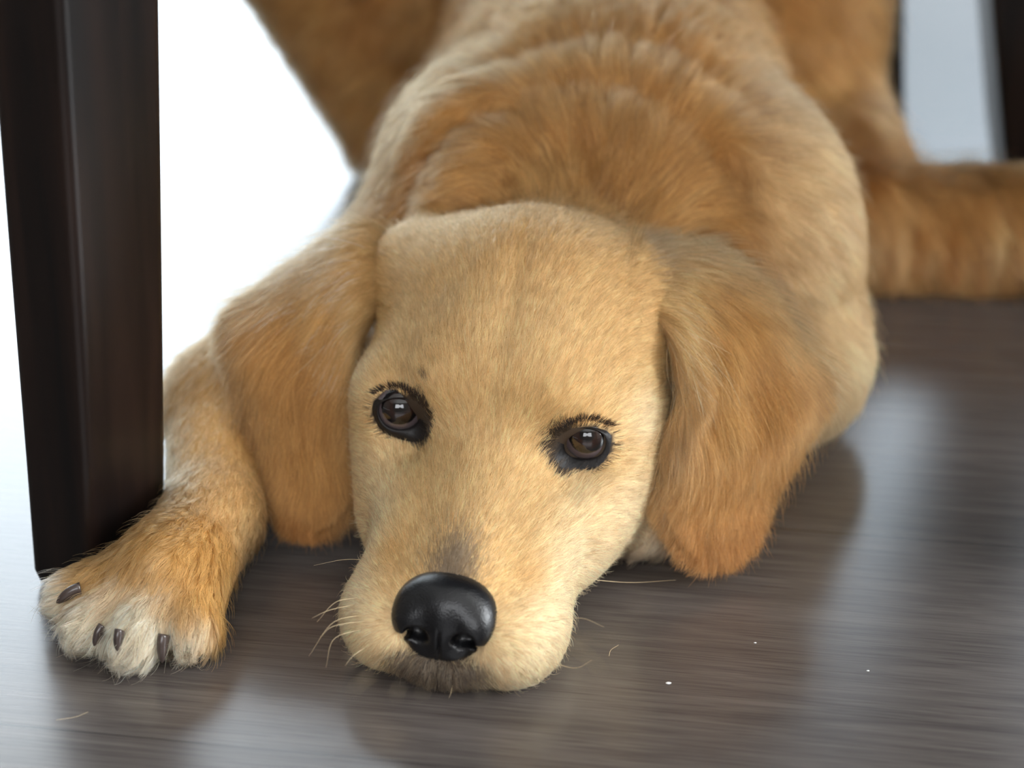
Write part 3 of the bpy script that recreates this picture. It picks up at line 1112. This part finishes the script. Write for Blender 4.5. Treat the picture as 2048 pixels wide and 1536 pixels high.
# dark toe pads showing under the fur at the front of the paw
for (x, y, z, r) in TOES:
    dx_, dy_ = nrm(np.array([x + 13.2, y - 6.5]))
    V, F = [], []
    for j in range(9):
        t = math.pi * j / 8
        for i in range(14):
            a = 2 * math.pi * i / 14
            V.append((x + dx_ * 0.55 * r + 0.62 * r * math.sin(t) * math.cos(a), y + dy_ * 0.55 * r + 0.60 * r * math.sin(t) * math.sin(a), 0.50 + 0.42 * math.cos(t)))
    for j in range(8):
        for i in range(14):
            F.append((j * 14 + i, (j + 1) * 14 + i, (j + 1) * 14 + (i + 1) % 14, j * 14 + (i + 1) % 14))
    mesh_obj('paw_pad', V, F, M_NOSE, dog)


# ears: flattened lofts hanging from the sides of the skull
def catmull(pts, n):
    pts = np.asarray(pts, float)
    p = np.vstack([2 * pts[0] - pts[1], pts, 2 * pts[-1] - pts[-2]])
    out = []
    for t in np.linspace(0, len(pts) - 1, n):
        i = min(int(t), len(pts) - 2); f = t - i
        a, b_, c, d = p[i:i + 4]
        out.append(0.5 * ((2 * b_) + (c - a) * f + (2 * a - 5 * b_ + 4 * c - d) * f * f + (3 * b_ - a - 3 * c + d) * f ** 3))
    return np.array(out)


def build_ear(rows, thick, bulge, folds, label):
    A = catmull([at(r[0][0], r[0][1], y=r[0][2]) for r in rows], 60)
    B = catmull([at(r[1][0], r[1][1], y=r[1][2]) for r in rows], 60)
    V, Q, FL = [], [], []
    n = 48
    K = len(A)
    mid = (A + B) / 2
    down = np.gradient(mid, axis=0)
    for k in range(K):
        ch = B[k] - A[k]
        nn = np.cross(ch, down[k]); nn = nrm(nn)
        if nn @ (CAM - mid[k]) < 0: nn = -nn
        t = k / (K - 1)
        th = thick * (0.55 + 0.45 * math.sin(math.pi * min(1, t * 0.9 + 0.12)))
        th *= 1 - 0.55 * float(smooth(0.65, 1.0, t))
        if t > 0.93: th *= math.sqrt(max(1 - ((t - 0.93) / 0.07) ** 2, 0.02))
        for i in range(n):
            a = 2 * math.pi * i / n
            s = math.cos(a)
            off = bulge * (1 - s * s) * math.sin(math.pi * min(1, t + 0.1))
            for (ft, fs, amp, wt, ws) in folds:
                off += amp * math.exp(-((t - ft) / wt) ** 2 - ((s - fs) / ws) ** 2)
            V.append(mid[k] - ch / 2 * s + nn * (th * math.sin(a) + off))
            FL.append(down[k] + 0.25 * (-ch) * s / max(np.linalg.norm(ch), .1) * np.linalg.norm(down[k]))
    for k in range(K - 1):
        for i in range(n):
            Q.append((k * n + i, k * n + (i + 1) % n, (k + 1) * n + (i + 1) % n, (k + 1) * n + i))
    V, Q, FL = np.array(V), np.array(Q), nrm(np.array(FL))
    V[:, 2] = np.maximum(V[:, 2], 0.12)
    capA, capB = len(V), len(V) + 1
    V = np.vstack([V, V[:n].mean(0), V[-n:].mean(0)]); FL = np.vstack([FL, FL[0], FL[-1]])
    cap = [(capA, (i + 1) % n, i, i) for i in range(n)] + [(capB, (K - 1) * n + i, (K - 1) * n + (i + 1) % n, (K - 1) * n + (i + 1) % n) for i in range(n)]
    T = np.concatenate([tris(Q), np.array(cap)[:, :3]])
    N = vert_normals(V, T)
    c = V[:-2].mean(0)
    if np.mean(np.einsum('ij,ij->i', N, V - np.repeat(np.vstack([mid]), n, 0).tolist().__len__() * 0 - c)) < 0:
        T = T[:, ::-1]; N = -N
    o = mesh_obj('ear', V, T, M_SKIN, dog)
    if label: o['label'] = label
    return dict(o=o, V=V, T=T, N=N, FL=FL, n=n, K=K)


EAR_L = build_ear([((805, 490, 18.6), (780, 600, 15.6)), ((735, 452, 18.2), (735, 655, 13.9)), ((650, 500, 17.5), (722, 725, 13.4)), ((560, 568, 16.3), (722, 800, 12.8)),
                   ((482, 645, 14.8), (724, 870, 12.2)), ((498, 785, 13.2), (724, 940, 11.6)), ((527, 900, 11.9), (714, 960, 11.1)),
                   ((543, 985, 10.8), (683, 1010, 10.3)), ((570, 1035, 10.1), (650, 1046, 9.9)), ((592, 1062, 9.8), (625, 1064, 9.7))],
                  0.42, 0.55, [(0.22, 0.1, 0.35, 0.12, 0.5), (0.42, 0.65, 0.25, 0.15, 0.3)], None)
EAR_R = build_ear([((1245, 500, 16.0), (1275, 610, 12.2)), ((1320, 484, 16.4), (1325, 650, 11.3)), ((1410, 503, 15.6), (1350, 725, 10.5)), ((1490, 565, 14.6), (1355, 790, 9.9)),
                   ((1565, 655, 13.4), (1332, 850, 9.4)), ((1622, 750, 12.2), (1328, 905, 8.9)), ((1592, 865, 11.0), (1326, 960, 8.5)),
                   ((1542, 970, 9.8), (1340, 1030, 8.0)), ((1508, 1062, 8.5), (1368, 1085, 7.4)), ((1468, 1118, 7.7), (1408, 1128, 7.1))],
                  0.42, 0.55, [(0.42, -0.80, 0.65, 0.20, 0.18), (0.42, -0.45, -0.40, 0.22, 0.16), (0.36, 0.30, 0.45, 0.10, 0.25), (0.52, 0.15, -0.35, 0.12, 0.25), (0.38, 0.8, 0.35, 0.1, 0.2), (0.62, 0.45, 0.25, 0.1, 0.2)], None)


# ------------------------------------------------------------------ fur
FUR = 1.0           # strand budget


def skin_colours(o, C):
    at_ = o.data.attributes.new('scol', 'FLOAT_COLOR', 'POINT')
    at_.data.foreach_set('color', np.concatenate([C * 0.8, np.ones((len(C), 1))], 1).astype(np.float32).ravel())


def scatter(V, T, N, count, dens):
    """random roots on a mesh: positions, normals and barycentric data"""
    a = np.linalg.norm(np.cross(V[T[:, 1]] - V[T[:, 0]], V[T[:, 2]] - V[T[:, 0]]), axis=1)
    wgt = a * dens
    f = rng.choice(len(T), int(count), p=wgt / wgt.sum())
    r1, r2 = np.sqrt(rng.random(len(f))), rng.random(len(f))
    bc = np.stack([1 - r1, r1 * (1 - r2), r1 * r2], 1)
    P = np.einsum('ij,ijk->ik', bc, V[T[f]])
    n = nrm(np.einsum('ij,ijk->ik', bc, N[T[f]]))
    return P, n, f, bc


def view_weight(P, N):
    x, y, z = proj(P)
    inside = (x > -250) & (x < 2300) & (y > -250) & (y < 1790)
    face = np.einsum('ij,ij->i', N, nrm(CAM - P))
    return np.where(inside, smooth(-0.5, -0.1, face) * 0.94 + 0.06, 0.06)


CLUMP = {}


def grow(P, n, flow, L, lift, npts, jitter, wave, clump, droop=0.0, nclump=0, curl=0.0, key=None):
    """strand points (count, npts, 3) in cm"""
    f = flow - n * np.einsum('ij,ij->i', flow, n)[:, None]
    f = nrm(f + jitter * rng.normal(size=f.shape))
    f = nrm(f - n * np.einsum('ij,ij->i', f, n)[:, None])
    b_ = np.cross(n, f)
    ts = np.linspace(0, 1, npts)
    fly = rng.random(len(P)) < 0.025
    L = np.where(fly, L * 1.3, L); lift = np.where(fly, lift + 0.45, lift)
    pts = np.zeros((len(P), npts, 3)); pts[:, 0] = P
    cur = P.copy()
    cv = rng.normal(size=len(P)) * curl
    for k in range(1, npts):
        t = ts[k]
        d = f + n * (lift * (1.25 - 1.1 * t))[:, None] + b_ * (cv * t)[:, None]
        d = nrm(d)
        d[:, 2] -= droop * t
        cur = cur + nrm(d) * (L / (npts - 1))[:, None]
        pts[:, k] = cur
    if nclump:
        ids = rng.choice(len(P), min(nclump, len(P)), replace=False)
        kd = kdtree.KDTree(len(ids))
        key = P if key is None else key
        for j, i in enumerate(ids): kd.insert(key[i], j)
        kd.balance()
        near = np.array([kd.find(p)[1] for p in key])
        lead = pts[ids]
        CLUMP['tint'] = (rng.random(len(ids)) - 0.5)[near]
        if wave > 0:
            ph = rng.random(len(ids)) * 6.28; fr = 0.7 + 0.6 * rng.random(len(ids))
            wv = np.sin(ph[:, None] + ts[None] * 5.0 * fr[:, None]) - np.sin(ph)[:, None]
            lead = lead + b_[ids][:, None, :] * (wv * wave * L[ids][:, None])[:, :, None]
            sway = rng.normal(size=len(ids)) * 0.10
            lead = lead + b_[ids][:, None, :] * (sway[:, None] * ts[None] * L[ids][:, None])[:, :, None]
        tgt = lead[near] + (P - P[ids][near])[:, None, :] * (1 - 0.85 * ts[None, :, None])
        c = (np.where(fly, 0.0, clump) if np.ndim(clump) else np.where(fly, 0.0, np.full(len(P), clump)))[:, None, None] * (ts[None, :, None] ** 0.8)
        pts = pts * (1 - c) + tgt * c
    pts[:, :, 2] = np.maximum(pts[:, :, 2], 0.04 + 0.03 * rng.random((len(P), 1)))
    return pts


def make_coat(name, sets, parent):
    """sets: list of (points, radius per strand, colour, normal)"""
    hc = bpy.data.hair_curves.new(name)
    sizes = np.concatenate([np.full(len(s[0]), s[0].shape[1], np.int32) for s in sets])
    hc.add_curves(sizes.tolist())
    pos = np.concatenate([s[0].reshape(-1, 3) for s in sets]).astype(np.float32) * 0.01
    hc.attributes['position'].data.foreach_set('vector', pos.ravel()) if 'position' in hc.attributes else None
    rad = []
    for s in sets:
        t = np.linspace(0, 1, s[0].shape[1])
        rad.append((s[1][:, None] * (1 - 0.85 * t[None] ** 2)).ravel())
    ra = hc.attributes.get('radius') or hc.attributes.new('radius', 'FLOAT', 'POINT')
    ra.data.foreach_set('value', (np.concatenate(rad) * 0.01).astype(np.float32))
    ca = hc.attributes.new('fcol', 'FLOAT_COLOR', 'CURVE')
    C = np.concatenate([s[2] for s in sets])
    ca.data.foreach_set('color', np.concatenate([C, np.ones((len(C), 1))], 1).astype(np.float32).ravel())
    na = hc.attributes.new('fnrm', 'FLOAT_VECTOR', 'CURVE')
    na.data.foreach_set('vector', np.concatenate([s[3] for s in sets]).astype(np.float32).ravel())
    hc.materials.append(M_FUR)
    o = bpy.data.objects.new(name, hc)
    COL.objects.link(o)
    o.parent = parent
    return o


def strand_tint(C, rnd):
    k = 1 + 0.46 * (rng.random(len(C)) - 0.55)
    C = C * k[:, None]
    r2 = rng.random(len(C))
    C = np.where((r2 > 0.86)[:, None], C * np.array([1.15, 1.22, 1.32]), C)
    C = np.where((r2 < 0.14)[:, None], C * np.array([0.74, 0.62, 0.50]), C)
    return np.clip(C, 0, 0.95)


def body_fur():
    tc = BV[BT].mean(1); tn = nrm(BN[BT].sum(1))
    vw = view_weight(tc, tn)
    z = (tc - CAM) @ FW
    q = to_head(tc)
    headness = smooth(20, 15, q[:, 1]) * smooth(8.5, 6.5, np.abs(q[:, 0]))
    paws = smooth(13, 8, tc[:, 1]) * smooth(-7, -9, tc[:, 0])
    dens = vw * (0.22 + 1.0 * headness + 0.7 * paws)
    dens = dens * np.where(tc[:, 1] > 45, 0.5, 1.0)
    dens[(tc[:, 2] < 0.3) & (tn[:, 2] < -0.5)] = 0
    P, n, f, bc = scatter(BV, BT, BN, 520000 * FUR, dens)
    # keep the eye openings and the nose leather bare
    keep = np.ones(len(P), bool)
    for E in EYES:
        d = (P - E['c']) @ E['R']
        r = np.hypot(d[:, 0], d[:, 1]); th = np.arctan2(d[:, 1], d[:, 0])
        keep &= ~((r < E['out'](th) + 0.02) & (np.abs(d[:, 2]) < 2))
    q = to_head(P)
    keep &= ~(((q[:, 0] / 1.62) ** 2 + ((q[:, 2] - 2.85) / 1.22) ** 2 < 1) & (q[:, 1] < 1.2))
    keep &= ~((np.abs(q[:, 0]) < 0.03) & (q[:, 1] < 1.0) & (q[:, 2] < 1.6))
    P, n = P[keep], n[keep]
    q = to_head(P)
    W = prim_weights(P)
    rnd = rng.random(len(P))
    col = strand_tint(coat_colour(P, W, rnd), rnd)
    hw = W @ IS_HEAD
    fl = np.zeros_like(P)
    for j, p in enumerate(LIVE):
        if p['tg'] != 'head': fl += W[:, j:j + 1] * nrm(np.array(p['flow'], float))
    # on the trunk the coat lies backwards and falls away to both sides
    fl = fl + (W @ (1 - IS_HEAD - IS_PAW - IS_LEG - IS_HIND))[:, None] * np.stack([0.07 * (P[:, 0] - 4.6), 0 * P[:, 0], -0.02 * np.abs(P[:, 0] - 4.6)], 1)
    fl = fl * (1 - hw)[:, None] + head_flow(P) * hw[:, None]
    L = W @ HLEN
    nosed = np.linalg.norm(q - np.array([0, 0.3, 2.8]), axis=1)
    L = L * (1 - hw * 0.45 * smooth(5.0, 1.5, nosed) * smooth(1.2, 2.4, q[:, 2]))
    L = L * (1 + hw * 0.5 * smooth(3.5, 5.5, np.abs(q[:, 0])) * smooth(9, 13, q[:, 1]))
    for E in EYES:
        d = (P - E['c']) @ E['R']; r = np.hypot(d[:, 0], d[:, 1])
        L = L * (1 - 0.40 * np.exp(-((r - 0.9) / 0.5) ** 2) * (np.abs(d[:, 2]) < 2))
    L = L * (0.7 + 0.5 * rng.random(len(P)))
    dist = (P - CAM) @ FW
    rad = 0.0062 + 0.0045 * smooth(0.6, 2.0, L) + 0.004 * smooth(95, 125, dist)
    lift = 0.24 + 0.22 * rng.random(len(P)) + 0.14 * (1 - hw) + 0.12 * np.clip(neck_rolls(P) * 2, 0, 1)
    L = L * (1 + 0.2 * np.clip(neck_rolls(P) * 2, 0, 1))
    paw_m = (W @ IS_PAW) > 0.5
    lift = np.where(paw_m, lift + 0.14, lift)
    short = (L < 1.1) & ~paw_m
    long_ = ~short & ~paw_m
    sets = []
    for m, npts, ncl, cl, wv, drp, ct in ((short, 4, 20000, 0.45, 0.0, 0.0, 0.35), (long_, 6, 5200, 0.66 * (0.5 + 0.5 * rng.random(long_.sum())), 0.05, 0.06, 0.45),
                                      (paw_m, 6, 900, 0.85 * (0.4 + 0.6 * rng.random(paw_m.sum())), 0.06, 0.05, 0.3)):
        if m.sum() < 10: continue
        pts = grow(P[m], n[m], fl[m], L[m], lift[m], npts, 0.10, wv, cl, drp, ncl, 0.25)
        cm = np.clip(col[m] * (1 + ct * CLUMP['tint'])[:, None] ** np.array([1.0, 1.15, 1.35]), 0, 0.95)
        sets.append((pts, rad[m], cm, n[m]))
    make_coat('coat', sets + lashes(), dog)
    skin_colours(dog, coat_colour(BV, prim_weights(BV), np.full(len(BV), 0.5)))


def lashes():
    """dark hairs standing along the upper lids, as strands of the coat"""
    out = []
    for E in EYES:
        th = np.radians(rng.uniform(28, 152, 260)) if E['side'] > 0 else np.radians(rng.uniform(28, 152, 260))
        r = E['out'](th) + 0.16 + 0.14 * rng.random(len(th)) + 0.10 * np.sin(th)
        o_ = []
        for t, q in zip(th, r):
            d2 = np.array([math.cos(t) * q, math.sin(t) * q])
            ts = np.arange(1.4, -2.2, -0.03)
            PP = E['c'] + (E['R'] @ np.stack([np.full_like(ts, d2[0]), np.full_like(ts, d2[1]), ts])).T
            o_.append(PP[int(np.argmax(field_at(PP) < 0.05))])
        P = np.array(o_)
        lean = -E['side'] * 0.25
        d = np.stack([np.cos(th) * 0.9 - lean, np.sin(th) * 0.8 + 0.1, np.full(len(th), 0.55)], 1) @ E['R'].T
        L = rng.uniform(0.22, 0.42, len(P))
        n = np.repeat(E['R'][:, 2][None], len(P), 0)
        pts = grow(P, n, nrm(d), L, np.full(len(P), 0.35), 5, 0.12, 0, 0.5, 0.0, 60, 0.2)
        out.append((pts, np.full(len(P), 0.0085), np.repeat(C_DARK[None] * 0.9, len(P), 0), n))
    return out


def ear_fur(E, side):
    V, T, N, FLv = E['V'], E['T'], E['N'], E['FL']
    tc = V[T].mean(1); tn = nrm(N[T].sum(1))
    P, n, f, bc = scatter(V, T, N, 105000 * FUR, view_weight(tc, tn))
    fl = nrm(np.einsum('ij,ijk->ik', bc, FLv[T[f]]))
    row = (np.einsum('ij,ij->i', bc, (T[f] // E['n']).astype(float))) / E['K']
    colm = np.cos(2 * np.pi * (T[f][:, 0] % E['n']) / E['n'])
    n1 = vnoise(P, 1.6, 5)
    rnd = rng.random(len(P))

    def tone(row, colm, n1):
        c = np.repeat(C_RUST[None], len(row), 0)
        c = mixc(c, C_GOLD, 0.35 + 0.5 * n1)
        c = mixc(c, C_LIGHT, smooth(0.34, 0.06, row + 0.14 * n1) * 0.75)
        c = mixc(c, C_LIGHT, smooth(0.3, 0.9, colm) * smooth(0.7, 0.4, row) * (0.5 if side > 0 else 0.1))
        c = mixc(c, C_LIGHT, smooth(-0.4, -0.95, colm) * (0.45 if side > 0 else 0.25))
        c = mixc(c, C_DEEP, smooth(0.62, 0.92, row) * 0.8)
        return c
    col = strand_tint(tone(row, colm, n1), rnd)
    L = (0.8 + 1.1 * smooth(0.0, 0.25, row) * smooth(0.85, 0.5, row) + 0.3 * rng.random(len(P)))
    L = L * np.where(row > 0.9, 0.8, 1)
    edge = smooth(0.75, 0.97, np.abs(colm)) * smooth(0.02, 0.2, row)
    out_ = nrm(P - (E['V'][T[f]].mean(1) * 0 + np.stack([np.interp(row, np.linspace(0, 1, E['K']), E['V'][:-2].reshape(E['K'], -1, 3).mean(1)[:, a]) for a in range(3)], 1)))
    fl = nrm(fl + 0.45 * edge[:, None] * out_)
    L = L + 0.25 * edge * rng.random(len(P))
    lift = 0.13 + 0.14 * rng.random(len(P))
    rad = np.full(len(P), 0.0065)
    width = 2.6
    ang = np.arctan2(np.einsum('ij,ij->i', n, nrm(CAM - P)), colm)
    key = np.stack([colm * width * 1.3 + 0.35 * vnoise(P, 2.2, 11), row * 12.0 * 0.22 + 0.10 * rng.normal(size=len(P)), np.sign(ang) * 3.0], 1)
    pts = grow(P, n, fl, L, lift, 7, 0.07, 0.035, (0.62 - 0.30 * smooth(0.7, 0.95, row)) * (0.3 + 0.7 * rng.random(len(P))), 0.05, 2600, 0.22, key)
    col = np.clip(col * (1 + 0.60 * CLUMP['tint'])[:, None] ** np.array([1.0, 1.2, 1.5]), 0, 0.95)
    # long pale wisps at the root of the ear
    wi = np.nonzero((row > 0.10) & (row < 0.34) & ((colm < -0.2) if side > 0 else (np.abs(colm) < 0.95)) & (np.einsum('ij,ij->i', n, nrm(CAM - P)) > 0.1))[0]
    wi = rng.choice(wi, min(len(wi), 420 if side < 0 else 300), replace=False)
    wf = fl[wi] + np.array([-0.25, 0, -0.1]) * (side < 0)
    wp = grow(P[wi], n[wi], wf, rng.uniform(1.3, 2.4, len(wi)), np.full(len(wi), 0.30), 8, 0.10, 0.05, 0.75, 0.10, 70, 0.3)
    wc = strand_tint(np.repeat((C_WHITE if side < 0 else C_CREAM)[None], len(wi), 0), None)
    make_coat('ear_fur', [(pts, rad, col, n), (wp, np.full(len(wi), 0.008), wc, n[wi])], E['o'])
    rv = (np.arange(len(V)) // E['n']) / E['K']; cv = np.cos(2 * np.pi * (np.arange(len(V)) % E['n']) / E['n'])
    skin_colours(E['o'], tone(rv, cv, vnoise(V, 1.6, 5)))


body_fur()
ear_fur(EAR_L, -1)
ear_fur(EAR_R, 1)


# ------------------------------------------------------------------ whiskers
def tube(name, P, r, mat, parent, taper=0.8):
    P = catmull(P, 14)
    V, F = [], []
    n = 6
    for k in range(len(P)):
        d = nrm(P[min(k + 1, len(P) - 1)] - P[max(k - 1, 0)])
        a = nrm(np.cross(d, [0.3, 0.2, 1])); b_ = np.cross(d, a)
        rr = r * (1 - taper * k / (len(P) - 1))
        for i in range(n):
            t = 2 * math.pi * i / n
            V.append(P[k] + rr * (a * math.cos(t) + b_ * math.sin(t)))
    for k in range(len(P) - 1):
        for i in range(n):
            F.append((k * n + i, k * n + (i + 1) % n, (k + 1) * n + (i + 1) % n, (k + 1) * n + i))
    F.append(tuple(range(n))[::-1]); F.append(tuple(range(len(P) * n - n, len(P) * n)))
    return mesh_obj(name, V, F, mat, parent)


WH = [[(745, 1118), (690, 1119), (627, 1131)], [(722, 1192), (672, 1204), (634, 1244)], [(712, 1206), (660, 1220), (624, 1236)],
      [(722, 1228), (665, 1246), (618, 1312)], [(735, 1240), (668, 1252), (640, 1275)], [(724, 1258), (668, 1278), (652, 1335)],
      [(732, 1294), (706, 1312), (690, 1332)], [(742, 1350), (718, 1368), (704, 1384)], [(716, 1312), (700, 1322), (688, 1331)],
      [(1168, 1160), (1260, 1165), (1352, 1160)], [(1095, 1243), (1160, 1236), (1208, 1254)], [(1140, 1276), (1190, 1278), (1236, 1282)],
      [(1136, 1284), (1160, 1288), (1184, 1293)], [(1140, 1290), (1180, 1316), (1206, 1348)], [(1100, 1325), (1150, 1336), (1184, 1320)],
      [(1072, 1352), (1078, 1366), (1050, 1373)], [(905, 1372), (902, 1385), (898, 1396)], [(960, 1372), (964, 1385), (966, 1396)],
      [(800, 1372), (794, 1385), (792, 1396)], [(850, 1375), (846, 1384), (842, 1392)]]
for wpx in WH:
    p, n_ = hit(*wpx[0])
    y0 = p[1]
    P_ = [p - n_ * 0.1]
    for k, (px, py) in enumerate(wpx[1:]):
        q_ = at(px, py, y=y0 + (1.0 if y0 > 3 else 0.0) - 0.5 * (k + 1) * (y0 < 1.5))
        if q_[2] < 0.06: q_ = at(px, py, z=0.06)
        P_.append(q_)
    tube('whisker', P_, 0.013, M_WHISK, dog)

# ------------------------------------------------------------------ small things on the floor
hr = tube('loose_hair', [at(1218, 1312, z=0.03), at(1222, 1300, z=0.10), at(1237, 1290, z=0.03)], 0.009, M_WHISK, None, 0.3)
tag(hr, 'short curved shed hair lying on the floor beside the puppy\'s muzzle', 'hair')
hr = tube('loose_hair', [at(112, 1440, z=0.03), at(150, 1434, z=0.06), at(176, 1424, z=0.03)], 0.007, M_WHISK, None, 0.3)
tag(hr, 'fine pale shed hair lying on the bright floor in front of the paw', 'hair')


def crumb(px, py, r, label):
    bm = bmesh.new()
    bmesh.ops.create_icosphere(bm, subdivisions=2, radius=r)
    for v in bm.verts:
        v.co *= 1 + 0.25 * math.sin(v.co.x * 5000 + px) * math.cos(v.co.y * 4200)
        v.co.z *= 0.5; v.co.x *= 1.6
    o = bm_obj('crumb', bm, M_FRAME, None, True)
    o.location = at(px, py, z=0.0) * 0.01 + np.array([0, 0, r * 0.4])
    return tag(o, label, 'crumb', 'crumbs on the floor')


crumb(1337, 1367, 0.0006, 'largest white crumb on the floor, right of the puppy\'s muzzle')
crumb(1736, 1342, 0.0004, 'tiny pale crumb on the floor, far from the muzzle towards the right edge')
crumb(1511, 1286, 0.00035, 'tiny pale speck on the floor below the tip of the right ear')
